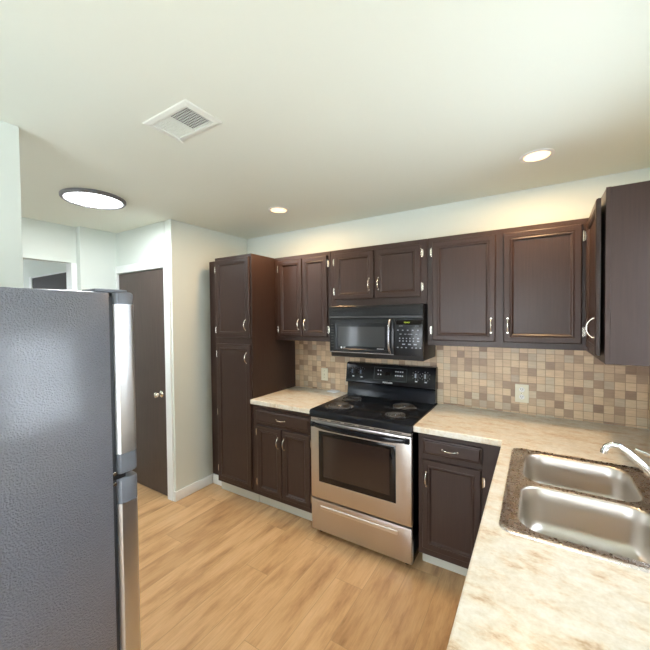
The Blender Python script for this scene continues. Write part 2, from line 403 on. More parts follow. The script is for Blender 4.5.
# hall opening with a lowered header
bm = B(); box(bm, XB-.10, XB, -3.0, YJ-.001, 2.118, ZC); box(bm, XB-.10, XB, YS, -2.35, 0, 2.118); box(bm, XB-.10, XB, YS, -3.0, 2.118, ZC)
struct('wall_west', bm, M_wall, smooth=False)
bm = B(); box(bm, XB-.102, XB+.008, -1.283, YJ-.001, 0, 2.118, .002, 1); struct('trim_1', bm, M_trim)
bm = B(); box(bm, -4.6, -4.5, YS, -2.55, 0, ZC); box(bm, -4.6, -4.5, -1.45, YJ, 0, ZC); box(bm, -4.6, -4.5, -2.55, -1.45, 0, .85); box(bm, -4.6, -4.5, -2.55, -1.45, 2.15, ZC); struct('wall_hall_end', bm, M_wall, smooth=False)
bm = B()
for a in ((-2.55, -2.50, .85, 2.15), (-1.50, -1.45, .85, 2.15), (-2.50, -1.50, .85, .90), (-2.50, -1.50, 2.10, 2.15)): box(bm, -4.58, -4.53, *a, .003, 1)
w3 = struct('window_3', bm, M_trim)
bm = B(); box(bm, -4.557, -4.553, -2.50, -1.50, .90, 2.10); obj('pane', bm, M_glass, w3, smooth=False)
bm = B(); box(bm, XN-.11, XN, YS, YN, 0, ZC); struct('wall_partition', bm, M_wall, smooth=False, bev=.003)
# right wall with the window above the sink
WY0, WY1, WZ0, WZ1 = -1.84, -0.88, 1.16, 2.10
bm = B(); box(bm, XR, XR+.1, YS, WY0, 0, ZC); box(bm, XR, XR+.1, WY1, 0, 0, ZC); box(bm, XR, XR+.1, WY0, WY1, 0, WZ0); box(bm, XR, XR+.1, WY0, WY1, WZ1, ZC)
struct('wall_right', bm, M_wall, smooth=False)
bm = B()
for a in ((WY0, WY0+.05, WZ0, WZ1), (WY1-.05, WY1, WZ0, WZ1), (WY0+.05, WY1-.05, WZ0, WZ0+.05), (WY0+.05, WY1-.05, WZ1-.05, WZ1), (WY0+.05, WY1-.05, 1.615, 1.645)):
    box(bm, XR+.03, XR+.08, *a, .003, 1)
wf = struct('window_1', bm, M_trim)
bm = B(); box(bm, XR+.05, XR+.054, WY0+.05, WY1-.05, WZ0+.05, WZ1-.05); obj('pane', bm, M_glass, wf, smooth=False)
# south wall with the glass patio door behind the camera
PX0, PX1, PZ1 = -0.30, 1.70, 2.08
bm = B(); box(bm, -4.6, -2.05, YS-.1, YS, 0, ZC); box(bm, -.85, PX0, YS-.1, YS, 0, ZC); box(bm, -2.05, -.85, YS-.1, YS, 0, .9); box(bm, -2.05, -.85, YS-.1, YS, 2.1, ZC); box(bm, PX1, XR+.1, YS-.1, YS, 0, ZC); box(bm, PX0, PX1, YS-.1, YS, PZ1, ZC)
struct('wall_south', bm, M_wall, smooth=False)
bm = B(); mid = (PX0+PX1)/2
for a in ((PX0, PX0+.07, 0, PZ1), (PX1-.07, PX1, 0, PZ1), (mid-.04, mid+.04, 0, PZ1)): box(bm, a[0], a[1], YS-.08, YS-.03, a[2], a[3], .003, 1)
for a in ((PX0+.07, mid-.04), (mid+.04, PX1-.07)):
    box(bm, a[0], a[1], YS-.08, YS-.03, 0, .08, .003, 1); box(bm, a[0], a[1], YS-.08, YS-.03, PZ1-.07, PZ1, .003, 1)
df = struct('door_1', bm, M_trim)
bm = B(); box(bm, PX0+.07, PX1-.07, YS-.057, YS-.053, .08, PZ1-.07); obj('pane', bm, M_glass, df, smooth=False)
bm = B()
for a in ((-2.05, -2.0, .9, 2.1), (-.90, -.85, .9, 2.1), (-2.0, -.90, .9, .95), (-2.0, -.90, 2.05, 2.1), (-2.0, -.90, 1.485, 1.515)): box(bm, a[0], a[1], YS-.08, YS-.03, a[2], a[3], .003, 1)
w2 = struct('added_window_2', bm, M_trim)  # unseen window, added as an opening for the west room fill light
bm = B(); box(bm, -2.0, -.90, YS-.057, YS-.053, .95, 2.05); obj('pane', bm, M_glass, w2, smooth=False)
# tiled backsplashes
bm = B(); box(bm, -.616, XR, -.006, 0, .915, 1.45); struct('trim_2', bm, M_tile, smooth=False)
bm = B(); box(bm, XR-.006, XR, -3.3, -.0065, .915, 1.15); box(bm, XR-.006, XR, -.86, -.0065, 1.15, 1.385); struct('trim_3', bm, M_tile, smooth=False)
# closet door with casing
bm = B()
box(bm, -1.347, -1.268, YW-.017, YW, 0, 2.045, .003, 1)
box(bm, XA+.001, XA+.022, YW-.017, YW, 0, 2.045, .003, 1)
box(bm, XA+.001, -1.268, YW-.018, YW, 2.045, 2.118, .003, 1)
box(bm, -1.36, -1.3401, YW, YW+.10, 0, 2.045); box(bm, XA+.001, XA+.02, YW, YW+.10, 0, 2.045)
struct('trim_4', bm, M_trim)
dd = struct('door_2', box(B(), XA+.022, -1.362, YW+.004, YW+.040, .008, 2.040, .002, 1), M_door)
bm = B(); kx, kz = -1.437, .921
lathe(bm, (kx, YW+.004, kz), [(0, 0), (.029, 0), (.029, .004), (.022, .009), (.010, .012), (.009, .032), (.020, .038), (.0265, .049), (.024, .060), (.012, .066), (0, .067)], 28, 'y')
obj('door_knob', bm, M_nickel, dd)
# hall door beyond the opening
bm = B(); box(bm, -3.30, -3.225, YJ-.016, YJ, 0, 2.065, .003, 1); box(bm, -2.355, -2.315, YJ-.016, YJ, 0, 2.065, .003, 1); box(bm, -3.225, -2.355, YJ-.012, YJ, 2.052, 2.065, .002, 1)
struct('trim_5', bm, M_trim)
M_hd = mat('dark_hall_door_paint', (0.022, 0.017, 0.016), 0.65, spec=0.2)
hd = struct('door_3', box(B(), -3.222, -2.358, YJ-.010, YJ-.001, .01, 2.050, .002, 1), M_hd)
bm = B(); lathe(bm, (-3.15, YJ-.010, .93), [(0, 0), (.028, 0), (.028, .004), (.010, .010), (.010, .03), (.024, .04), (.024, .055), (0, .064)], 24, 'y'); obj('door_knob', bm, M_nickel, hd)
# baseboards
def baseprof(bm, x0, x1, y0, y1): box(bm, x0, x1, y0, y1, 0, .088, .004, 2)
bm = B(); baseprof(bm, XL, XL+.012, YW-.012, -.5125); baseprof(bm, -1.268, XL, YW-.012, YW); struct('baseboard_left', bm, M_trim)
bm = B(); baseprof(bm, XL+.012, -1.0845, -.524, -.5125); struct('baseboard_corner', bm, M_trim)
bm = B(); baseprof(bm, XN, XN+.012, -4.44, -2.90); struct('baseboard_partition', bm, M_trim)
# ground outside the glass
bm = B(); box(bm, -12, 12, -16, YS-.15, -.16, -.12); struct('ground', bm, M_grass, smooth=False)

# ================================================================= CABINETS
ZT, ZB, YU = 2.1377, 1.3927, -.303
def upper(name_label, x0, x1, z0, z1, yf=YU):
    t = thing('wall_cabinet', name_label, 'cabinet', ((x0+x1)/2, -.15, z0))
    box_bm = B(); box(box_bm, x0, x1, yf, -.0065, z0, z1, .0015, 1)
    return t, box_bm
# left pair
t, bm = upper('dark brown two-door wall cabinet beside the tall pantry, above the left counter', -.6155, -.021, ZB, ZT); obj('body', bm, M_cab, t)
cab_door(t, -.566, -.3045, 1.43, 2.104, YU, (-.335, 1.535), (-.572, -1, (2.035, 1.492)))
cab_door(t, -.2985, -.050, 1.43, 2.104, YU, (-.268, 1.535), (-.044, 1, (2.035, 1.492)))
# above microwave
t, bm = upper('short dark brown two-door wall cabinet directly above the black microwave', -.019, .765, 1.686, ZT); obj('body', bm, M_cab, t)
cab_door(t, .022, .366, 1.735, 2.104, YU, (.332, 1.845), (.016, -1, (2.040, 1.805)))
cab_door(t, .374, .722, 1.735, 2.104, YU, (.408, 1.845), (.728, 1, (2.040, 1.805)))
# right pair
t, bm = upper('wide dark brown wall cabinet with two large doors, above the outlet right of the range', .767, 1.664, ZB, ZT); obj('body', bm, M_cab, t)
cab_door(t, .803, 1.194, 1.428, 2.106, YU, (1.170, 1.533), (.797, -1, (2.038, 1.498)))
cab_door(t, 1.239, 1.632, 1.428, 2.106, YU, (1.263, 1.533), (1.638, 1, (2.038, 1.498)))
# right-wall cabinet, door slightly ajar, end panel towards the sink
XRF, YE = 1.666, -.832
t = thing('wall_cabinet', 'dark brown wall cabinet at the far right with plain end panel and door ajar', 'cabinet', (1.82, -.42, ZB))
bm = B(); box(bm, XRF, XR-.0065, YE, -.0065, ZB-.012, ZT, .0015, 1); obj('body', bm, M_cab, t)
bm = B(); box(bm, XRF-.002, XRF+.016, YE-.004, YE, ZB-.012, ZT, .0015, 1); obj('edge_trim', bm, M_cab, t)
# local door: x from 0 (hinge) to width, facing -Y ; map to facing -X, hinge at y=-.345
wd = .455
Mh = Matrix.Translation((XRF-.001, -.352, 0)) @ Matrix.Rotation(math.radians(-90-1.6), 4, 'Z')
cab_door(t, 0.0, wd, 1.415, 2.104, 0.0, (wd-.030, 1.535), (-.006, -1, (2.03, 1.50)), M=Mh)
# tall pantry
YT = -.6045
t = thing('pantry_cabinet', 'tall dark brown pantry cabinet with two stacked doors, standing on the floor', 'cabinet', (-.875, -.3, 0))
bm = B(); box(bm, -1.064, -.617, YT, -.0005, .105, ZT, .0015, 1); obj('body', bm, M_cab, t)
bm = B(); box(bm, XL+.0005, -1.0645, -.512, -.494, .09, ZT-.002, .001, 1); obj('filler_strip', bm, M_cab, t)
bm = B(); box(bm, -1.084, -.6175, -.550, -.520, 0, .1045); obj('toe_kick', bm, M_toe, t, smooth=False)
cab_door(t, -1.046, -.634, 1.424, 2.112, YT, (-.668, 1.537), (-1.050, -1, (2.03, 1.49)), label='upper door with its bow handle low on the right')
cab_door(t, -1.040, -.630, .135, 1.370, YT, (-.664, 1.257), (-1.044, -1, (1.273, .746, .234)), label='lower door with its bow handle high on the right')
# base left of range
def drawer(parent, x0, x1, z0, z1, yf, hx):
    d = obj('drawer', ring_panel(B(), x0, x1, z0, z1, yf-.0005, DRAWP), M_cabh, parent, smooth=False)
    bow_handle(d, (hx, yf-.0195, (z0+z1)/2), .092, False); return d
t = thing('base_cabinet', 'dark brown base cabinet with a drawer and two doors, between pantry and range', 'cabinet', (-.32, -.3, 0))
bm = B(); box(bm, -.6155, -.0135, YT, -.0005, .105, .876, .0015, 1); obj('body', bm, M_cab, t)
bm = B(); box(bm, -.6165, -.0135, -.540, -.02, 0, .1045); obj('toe_kick', bm, M_toe, t, smooth=False)
drawer(t, -.575, -.030, .722, .838, YT, -.302)
cab_door(t, -.566, -.3035, .148, .702, YT, (-.332, .594), (-.572, -1, (.643, .221)))
cab_door(t, -.2975, -.030, .148, .702, YT, (-.270, .594), (-.024, 1, (.643, .221)))
# base right of range
t = thing('base_cabinet', 'dark brown base cabinet with one drawer over one door, right of the range', 'cabinet', (1.03, -.3, 0))
bm = B(); box(bm, .788, 1.283, YT, -.0005, .105, .876, .0015, 1); obj('body', bm, M_cab, t)
bm = B(); box(bm, .789, 1.283, -.524, -.02, 0, .1045); obj('toe_kick', bm, M_toe, t, smooth=False)
drawer(t, .817, 1.155, .744, .842, YT, .982)
cab_door(t, .814, 1.151, .150, .712, YT, (.842, .594), (1.158, 1, (.644, .22)))
# sink run on the right wall
t = thing('base_cabinet', 'dark brown sink base cabinet run under the long right counter', 'cabinet', (1.63, -1.9, 0))
bm = B()
box(bm, 1.284, 1.302, -3.25, -.0005, .105, .876); box(bm, 1.302, XR-.001, -3.25, -3.232, .105, .876); box(bm, 1.302, XR-.001, -.62, -.602, .105, .876); box(bm, 1.302, XR-.001, -3.232, -.62, .105, .123)
obj('body', bm, M_cab, t, smooth=False)
bm = B(); box(bm, 1.36, 1.378, -3.25, -.61, 0, .1045); obj('toe_kick', bm, M_toe, t, smooth=False)
Mx = Matrix.Translation((1.284, 0, 0)) @ Matrix.Rotation(-PI/2, 4, 'Z')
for a in (.72, 1.16, 1.62, 2.10, 2.60): cab_door(t, a, a+.42, .148, .702, 0, (a+.39, .594), (a-.006, -1, (.643, .221)), M=Mx)

# ================================================================= COUNTERS
CZ = .915
bm = grid_solid(B(), [-.6155, .0035], [-.643, -.0065], CZ-.038, CZ, lambda x, y: True)
cl = obj('countertop', bm, M_count, bev=.006, smooth=False)
tag(cl, 'short cream stone-look countertop between the pantry and the range', 'countertop')
SX0, SX1, SY0, SY1 = 1.311, 1.885, -1.525, -.728
bm = grid_solid(B(), [.7655, 1.259, SX0+.02, SX1-.02, XR-.0065], [-3.27, SY0+.02, SY1-.02, -.643, -.0065], CZ-.038, CZ,
                lambda x, y: (y > -.643 or x > 1.259) and not (SX0+.02 < x < SX1-.02 and SY0+.02 < y < SY1-.02))
cr = obj('countertop', bm, M_count, bev=.006, smooth=False)
tag(cr, 'long L-shaped cream stone-look countertop holding the sink, right of the range', 'countertop')

# ================================================================= SINK
def rrect(x0, x1, y0, y1, r, n=7):
    pts = []
    for cx, cy, a0 in ((x1-r, y1-r, 0), (x0+r, y1-r, PI/2), (x0+r, y0+r, PI), (x1-r, y0+r, 3*PI/2)):
        for k in range(n+1): a = a0+PI/2*k/n; pts.append((cx+r*math.cos(a), cy+r*math.sin(a)))
    return pts
t = thing('kitchen_sink', 'stainless steel double-basin sink set into the right countertop', 'sink', ((SX0+SX1)/2, (SY0+SY1)/2, CZ))
BAS = [(1.366, 1.752, -1.112, -.770), (1.362, 1.752, -1.486, -1.140)]
bm = B(); zt = CZ+.007
def ml(x0, x1, y0, y1, r, z): return [bm.verts.new((px, py, z)) for px, py in rrect(x0, x1, y0, y1, r)]
o0 = ml(SX0, SX1, SY0, SY1, .045, CZ+.0006); o1 = ml(SX0+.002, SX1-.002, SY0+.002, SY1-.002, .044, CZ+.005); o2 = ml(SX0+.007, SX1-.007, SY0+.007, SY1-.007, .04, zt); o3 = ml(SX0+.014, SX1-.014, SY0+.014, SY1-.014, .036, zt-.003)
loft(bm, [o0, o1, o2, o3])
edges = []
def le(lp): return [bm.edges.get((lp[k], lp[(k+1) % len(lp)])) or bm.edges.new((lp[k], lp[(k+1) % len(lp)])) for k in range(len(lp))]
edges += le(o3)
for b in BAS: edges += le(ml(b[0], b[1], b[2], b[3], .075, zt-.003))
bmesh.ops.triangle_fill(bm, edges=edges, use_beauty=True, use_dissolve=False)
obj('rim', bm, M_rim, t, normals=True)
for i, b in enumerate(BAS):
    bm = B(); loops = []
    D = .165 if i else .165
    prof = [(0, -.003), (.004, -.005), (.007, -.010), (.012, -.06), (.018, -.12), (.026, -.145), (.040, -.158), (.058, -.163)]
    for ins, h in prof: loops.append(ml(b[0]+ins, b[1]-ins, b[2]+ins, b[3]-ins, .075-min(ins, .03)*.5, zt+h))
    loft(bm, loops)
    cx, cy = (b[0]+b[1])/2, (b[2]+b[3])/2
    n = len(loops[-1]); ring = [bm.verts.new((cx+.043*math.cos(math.atan2(v.co.y-cy, v.co.x-cx)), cy+.043*math.sin(math.atan2(v.co.y-cy, v.co.x-cx)), zt-.166)) for v in loops[-1]]
    loft(bm, [loops[-1], ring]); bm.faces.new(ring)
    bs = obj('basin', bm, M_sink, t)
    bm = B(); lathe(bm, (cx, cy, zt-.1655), [(.043, 0), (.041, .002), (.036, .001), (.033, -.004), (.012, -.006), (.010, -.002), (0, -.001)], 32); obj('drain', bm, M_chrome, bs)

# faucet on the back deck of the sink
t = thing('faucet', 'chrome single-lever faucet with low arched spout on the sink deck', 'faucet', (1.825, -1.115, zt))
FX, FY = 1.825, -1.115
bm = B(); lp = []
for ins, h in ((0, -.001), (0, .004), (.006, .011), (.02, .014)):
    lp.append([bm.verts.new((px, py, zt+h)) for px, py in rrect(FX-.032+ins, FX+.032-ins, FY-.125+ins, FY+.125-ins, .031-ins, 6)])
loft(bm, lp); bm.faces.new(lp[-1]); bm.faces.new(lp[0][::-1]); obj('base_plate', bm, M_chrome, t)
bm = B(); lathe(bm, (FX, FY, zt+.012), [(0, 0), (.029, 0), (.028, .012), (.024, .03), (.023, .055), (.020, .066), (.010, .072), (0, .073)], 32); obj('body', bm, M_chrome, t)
sp = [(1.825, -1.115, .960), (1.806, -1.116, .982), (1.770, -1.115, 1.020), (1.732, -1.112, 1.062), (1.697, -1.108, 1.096), (1.670, -1.104, 1.116), (1.650, -1.102, 1.116), (1.636, -1.101, 1.106), (1.630, -1.100, 1.090)]
bm = B(); tube(bm, sp, [.017, .0155, .0138, .0125, .0115, .0108, .0105, .0105, .0108], 20); sph = obj('spout', bm, M_chrome, t)
bm = B(); tube(bm, [(1.6305, -1.1, 1.093), (1.628, -1.1, 1.080)], [.0122, .0118], 20); obj('aerator', bm, M_chrome, sph)
bm = B(); tube(bm, [(1.838, -1.112, 1.000), (1.845, -1.10, 1.035), (1.822, -1.075, 1.062), (1.775, -1.05, 1.078), (1.730, -1.03, 1.088)], [.013, .012, .009, .008, .0085], 16, flat=.7); obj('lever', bm, M_chrome, t)

# ================================================================= RANGE
X0, X1, YF = .0075, .7615, -.6614
t = thing('kitchen_range', 'stainless steel electric range with black coil cooktop and black control backguard', 'stove', ((X0+X1)/2, -.34, 0))
bm = B(); box(bm, X0+.004, X1-.004, -.628, -.012, .028, .872, .002, 1); obj('body', bm, M_black, t)
for x in (X0+.05, X1-.05):
    for y in (-.60, -.06): bm = B(); cyl(bm, (x, y, 0), (0, 0, 1), .016, .029, 16, bev=.003); obj('foot', bm, M_blackm, t)
# cooktop: raised edge tray
bm = B()
prism(bm, [(-.664, .868), (-.012, .868), (-.012, .921), (-.650, .921), (-.662, .915), (-.667, .905)], X0-.007, X1+.003)
ct = obj('cooktop', bm, M_top, t, bev=.003)
def burner(cx, cy, r):
    p = B(); z = .921
    lathe(p, (cx, cy, z), [(r+.016, .0002), (r+.016, .004), (r+.011, .006), (r+.005, .002), (r-.005, -.0003+.001), (0, .0012)], 48)
    pan = obj('drip_pan', p, M_pan, t)
    b = B(); pts = []; turns = 4 if r > .08 else 3.2; n = int(turns*40)
    for i in range(n+1):
        a = 2*PI*turns*i/n; rr = r*.22+(r-.006-r*.22)*i/n; pts.append((cx+rr*math.cos(a), cy+rr*math.sin(a), z+.011))
    tube(b, pts, .0052 if r > .08 else .005, 8, flat=.8)
    obj('coil', b, M_coil, pan)
    b = B(); cyl(b, (cx, cy, z+.005), (0, 0, 1), r*.16, .007, 20, bev=.002); 
    for k in range(3):
        a = 2*PI*k/3+.4; Mx_ = Matrix.Translation((cx, cy, z+.0045)) @ Matrix.Rotation(a, 4, 'Z'); box(b, 0, r-.004, -.0015, .0015, -.002, .002, 0, 1, Mx_)
    obj('coil_support', b, M_chrome, pan)
M_pan = mat('drip_pan_black_metal', (0.05, 0.05, 0.055), 0.18, 0.7)
burner(.164, -.500, .092); burner(.145, -.250, .074); burner(.586, -.275, .092); burner(.602, -.520, .074)
# vent lip and oven door
bm = B(); box(bm, X0, X1, YF+.006, -.628, .850, .8678, .002, 1); vstrip = obj('vent_strip', bm, M_steel, t)
bm = B()
for k in range(6): box(bm, X0+.06+k*.11, X0+.14+k*.11, YF+.0045, YF+.008, .8555, .8605)
merge(vstrip, bm, M_blackm)
bm = B()
outer = (X0, X1, .277, .846)
# oven door as a frame around the window, rounded edge
def frame_slab(bm, x0, x1, z0, z1, yb, yf, hx0, hx1, hz0, hz1, rnd=.008):
    P = lambda a, b, c, d, y: [bm.verts.new(q) for q in ((a, y, c), (b, y, c), (b, y, d), (a, y, d))]
    L_ = [P(x0, x1, z0, z1, yb), P(x0, x1, z0, z1, yf+rnd), P(x0+rnd*.3, x1-rnd*.3, z0+rnd*.3, z1-rnd*.3, yf+rnd*.3), P(x0+rnd, x1-rnd, z0+rnd, z1-rnd, yf), P(hx0, hx1, hz0, hz1, yf), P(hx0+.003, hx1-.003, hz0+.003, hz1-.003, yf+.003)]
    loft(bm, L_); bm.faces.new(L_[0][::-1]); bm.faces.new(L_[-1])
frame_slab(bm, *outer, -.629, YF, .076, .660, .403, .776)
od = obj('oven_door', bm, M_steel, t)
bm = B(); frame_slab(bm, .077, .659, .404, .775, YF+.003, YF-.001, .114, .618, .446, .742, .002); ow = obj('window', bm, M_glass_dark, od)
bm = B(); box(bm, .115, .617, YF-.0005, YF+.0025, .447, .741); obj('pane', bm, M_ovenin, ow, smooth=False)
# handle: wide black bowed bar
bm = B(); n = 26; rings = []
for i in range(n+1):
    s = i/n; x = X0+.012+s*(X1-X0-.024); e = 1-abs(2*s-1)**4; d = .012+.036*e; hh = .013+.006*e; zc_ = .820-.004*e
    prof = [(YF-d+.016, zc_-hh), (YF-d+.002, zc_-hh*.8), (YF-d, zc_), (YF-d+.003, zc_+hh*.75), (YF-d+.016, zc_+hh), (YF-d+.024, zc_+hh*.4), (YF-d+.024, zc_-hh*.5)]
    rings.append([bm.verts.new((x, a, b)) for a, b in prof])
loft(bm, rings); bm.faces.new(rings[0][::-1]); bm.faces.new(rings[-1])
for xx in (X0+.008, X1-.042): box(bm, xx, xx+.034, YF-.022, YF, .803, .837, .004, 1)
obj('handle', bm, M_black, od, label='wide black bowed handle bar')
# storage drawer
bm = B(); frame_slab(bm, X0+.001, X1-.001, .040, .267, -.629, YF, .092, .668, .206, .232, .007)
sd = obj('drawer', bm, M_steel, t)
bm = B(); prism(bm, [(YF-.001, .2035), (YF-.004, .206), (YF-.004, .226), (YF+.001, .232), (YF+.0025, .234), (YF+.0025, .204)], .090, .670); obj('pull', bm, M_nrim if False else M_fsteel, sd, label='bright recessed pull strip')
# backguard
bm = B()
prism(bm, [(-.012, .9205), (-.085, .9205), (-.072, .985), (-.074, 1.030), (-.012, 1.030)], X0-.001, X1+.001)
rs = obj('backguard_riser', bm, M_top, t, bev=.003)
bm = B()
prism(bm, [(-.012, 1.031), (-.092, 1.031), (-.098, 1.040), (-.073, 1.185), (-.060, 1.200), (-.030, 1.204), (-.012, 1.196)], X0-.006, X1+.006)
bg = obj('backguard', bm, M_black, t, bev=.013)
def bgp(x, z):    # point on the sloped panel
    return Vector((x, -.098+(z-1.040)/(1.185-1.040)*.025, z))
sl = math.atan2(.025, .145)
def onpanel(x, z, off=.0006):
    p = bgp(x, z); return Matrix.Translation(p+Vector((0, -math.cos(sl), -math.sin(sl)*-1*0))*off) @ Matrix.Rotation(-sl, 4, 'X')
for i, (x, z) in enumerate(((.072, 1.128), (.150, 1.126), (.620, 1.130), (.694, 1.130))):
    bm = B(); lathe(bm, (0, 0, 0), [(0, 0), (.024, 0), (.023, .003), (.017, .005), (.015, .018), (.013, .020), (0, .020)], 28, 'y')
    kb = obj('knob', bm, M_blackm, bg, M=onpanel(x, z, .0004))
    bm = B(); box(bm, -.005, .005, -.030, -.018, -.017, .017, .002, 1); obj('grip', bm, M_blue if i < 2 else M_grip, kb, M=onpanel(x, z, .0004))
bm = B()
for x, z in ((.072, 1.086), (.150, 1.084), (.620, 1.086), (.694, 1.086)): box(bm, -.009, .009, -.0006, .0003, -.004, .004, M=onpanel(x, z))
for cx_ in (.620, .694):
    for k in range(9):
        a = PI*.15+k*(PI*1.7)/8; p = onpanel(cx_+.033*math.cos(a), 1.130+.033*math.sin(a)); box(bm, -.0018, .0018, -.0006, .0003, -.0018, .0018, M=p)
for cx_ in (.072, .150):
    for k in range(5):
        a = PI*.25+k*PI/5; p = onpanel(cx_+.032*math.cos(a), 1.128+.032*math.sin(a)); box(bm, -.0014, .0014, -.0006, .0003, -.0014, .0014, M=p)
for x in (.300, .322, .452, .470, .490, .508):
    for z in (1.150, 1.118): box(bm, -.005, .005, -.0006, .0003, -.004, .004, M=onpanel(x, z))
marks_bm = bm
bm = B(); frame_slab(bm, .262, .545, 1.072, 1.178, .0003, -.0008, .266, .541, 1.076, 1.174, .0008)
M_disp = mat('clock_panel', (0.035, 0.045, 0.05), 0.12)
for v in bm.verts: v.co = bgp(v.co.x, v.co.z)+Vector((0, v.co.y-.0002, 0))
ckp = obj('clock_panel', bm, M_disp, bg, smooth=False)
merge(bg, marks_bm, M_mark)
bm = B(); box(bm, -.020, .020, -.0009, 0, -.014, .014, M=onpanel(.385, 1.128, .0014)); obj('clock_display', bm, M_glass_dark, bg, smooth=False)
obj('lettering', text_bm('FRIGIDAIRE', .0165, onpanel(.385, 1.056, .001) @ FACE), mat('white_lettering', (.85, .87, .9), .4, emit=None), bg, smooth=False)

# ================================================================= MICROWAVE
YM = -.3593
X0 -= .010; X1 -= .012
t = thing('microwave', 'black over-the-range microwave hung under the short wall cabinet', 'microwave', (.382, -.18, 1.3015))
bm = B(); box(bm, X0-.002, X1-.001, -.335, -.0065, 1.280, 1.6845, .006, 2); obj('body', bm, M_blackm, t)
MWT = t
M_mw = mat('microwave_black_gloss', (0.016, 0.018, 0.022), 0.2, spec=0.35)
bm = B(); prism(bm, [(-.335, 1.602), (YM, 1.602), (YM-.001, 1.606), (YM+.004, 1.672), (YM+.012, 1.6835), (-.335, 1.6835)], X0-.002, X1-.001); vg = obj('vent_grille', bm, M_mw, t)
bm = B()
for k in range(9): box(bm, X0+.015, X1-.02, YM-.0025+k*.0006, YM+.0035+k*.0006, 1.612+k*.0062, 1.6145+k*.0062)
merge(vg, bm, M_blackm)
bm = B(); box(bm, X0-.002, X1-.001, YM-.003, -.335, 1.588, 1.6015, .004, 2); obj('trim_strip', bm, mat('dark_grey_trim', (.055, .06, .068), .3), t)
bm = B(); frame_slab(bm, X0-.002, .538, 1.316, 1.585, -.336, YM, .055, .490, 1.345, 1.545, .008); md = obj('door', bm, M_mw, t)
bm = B(); box(bm, .078, .468, YM-.0008, YM+.0028, 1.368, 1.520, .001, 1); mwin = obj('window', bm, M_mwwin, md)
bm = B(); box(bm, X0, .538, YM-.0022, YM, 1.317, 1.323, .001, 1); obj('sill_strip', bm, M_nrim, md)
bm = B(); pts = []
for i in range(17):
    s = i/16; pts.append((.512, YM-.004-.034*(1-abs(2*s-1)**3), 1.328+s*.245))
tube(bm, pts, [.0085]*17, 12, flat=1.0); obj('handle', bm, mat('grey_metal_handle', (.42, .42, .45), .25, .9), md, label='bowed grey metal handle')
bm = B(); box(bm, .541, X1-.001, YM, -.336, 1.316, 1.585, .004, 2); cp = obj('control_panel', bm, M_mw, t)
bm = B(); box(bm, .560, .748, YM-.0012, YM, 1.538, 1.570); obj('display', bm, M_glass_dark, cp, smooth=False)
obj('clock_digits', text_bm('READY', .0145, Matrix.Translation((.638, YM-.0014, 1.553)) @ FACE), M_green, cp, smooth=False)
bm = B(); random.seed(3)
def key(x, z, w, h): box(bm, x-w/2, x+w/2, YM-.0008, YM-.0001, z-h/2, z+h/2)
for x in (.585, .600, .700, .715): key(x, 1.528, .012, .003)
for x in (.570, .606, .642, .678, .714): key(x, 1.498, .011, .007)
for x in (.590, .625, .650, .668, .704): key(x, 1.470, .015, .004)
for x in (.583, .608, .633, .658, .683, .716):
    for z in (1.440, 1.421): key(x, z, .008 if x < .7 else .016, .008)
for x in (.612, .655, .695): key(x, 1.398, .022, .008)
for x in (.568, .598, .630, .674, .702, .732): key(x, 1.374, .011, .007)
merge(cp, bm, M_key)
bm = B(); lathe(bm, (.105, YM-.0002, 1.357), [(0, .0012), (.0075, .0012), (.0075, 0)], 20, 'y'); obj('emblem', bm, M_mark, md, smooth=False)
obj('lettering', text_bm('LG', .016, Matrix.Translation((.130, YM-.0008, 1.357)) @ FACE), M_mark, md, smooth=False)
bm = B()
for k in range(5): box(bm, .408+k*.011, .416+k*.011, YM-.0008, YM-.0001, 1.354, 1.358)
merge(md, bm, M_mark)
bm = B(); 
for k in range(9): box(bm, X0+.012, X0+.036, YM-.0008, YM+.0002, 1.36+k*.022, 1.363+k*.022)
merge(md, bm, mat('slot_grey', (.05, .05, .055), .4))
bm = B(); box(bm, .05, .30, -.30, -.08, 1.2775, 1.2802); obj('grease_filter', bm, M_steel, t, smooth=False)
bm = B(); box(bm, .45, .70, -.30, -.08, 1.2775, 1.2802); obj('grease_filter', bm, M_steel, t, smooth=False)

X0 += .010; X1 += .012
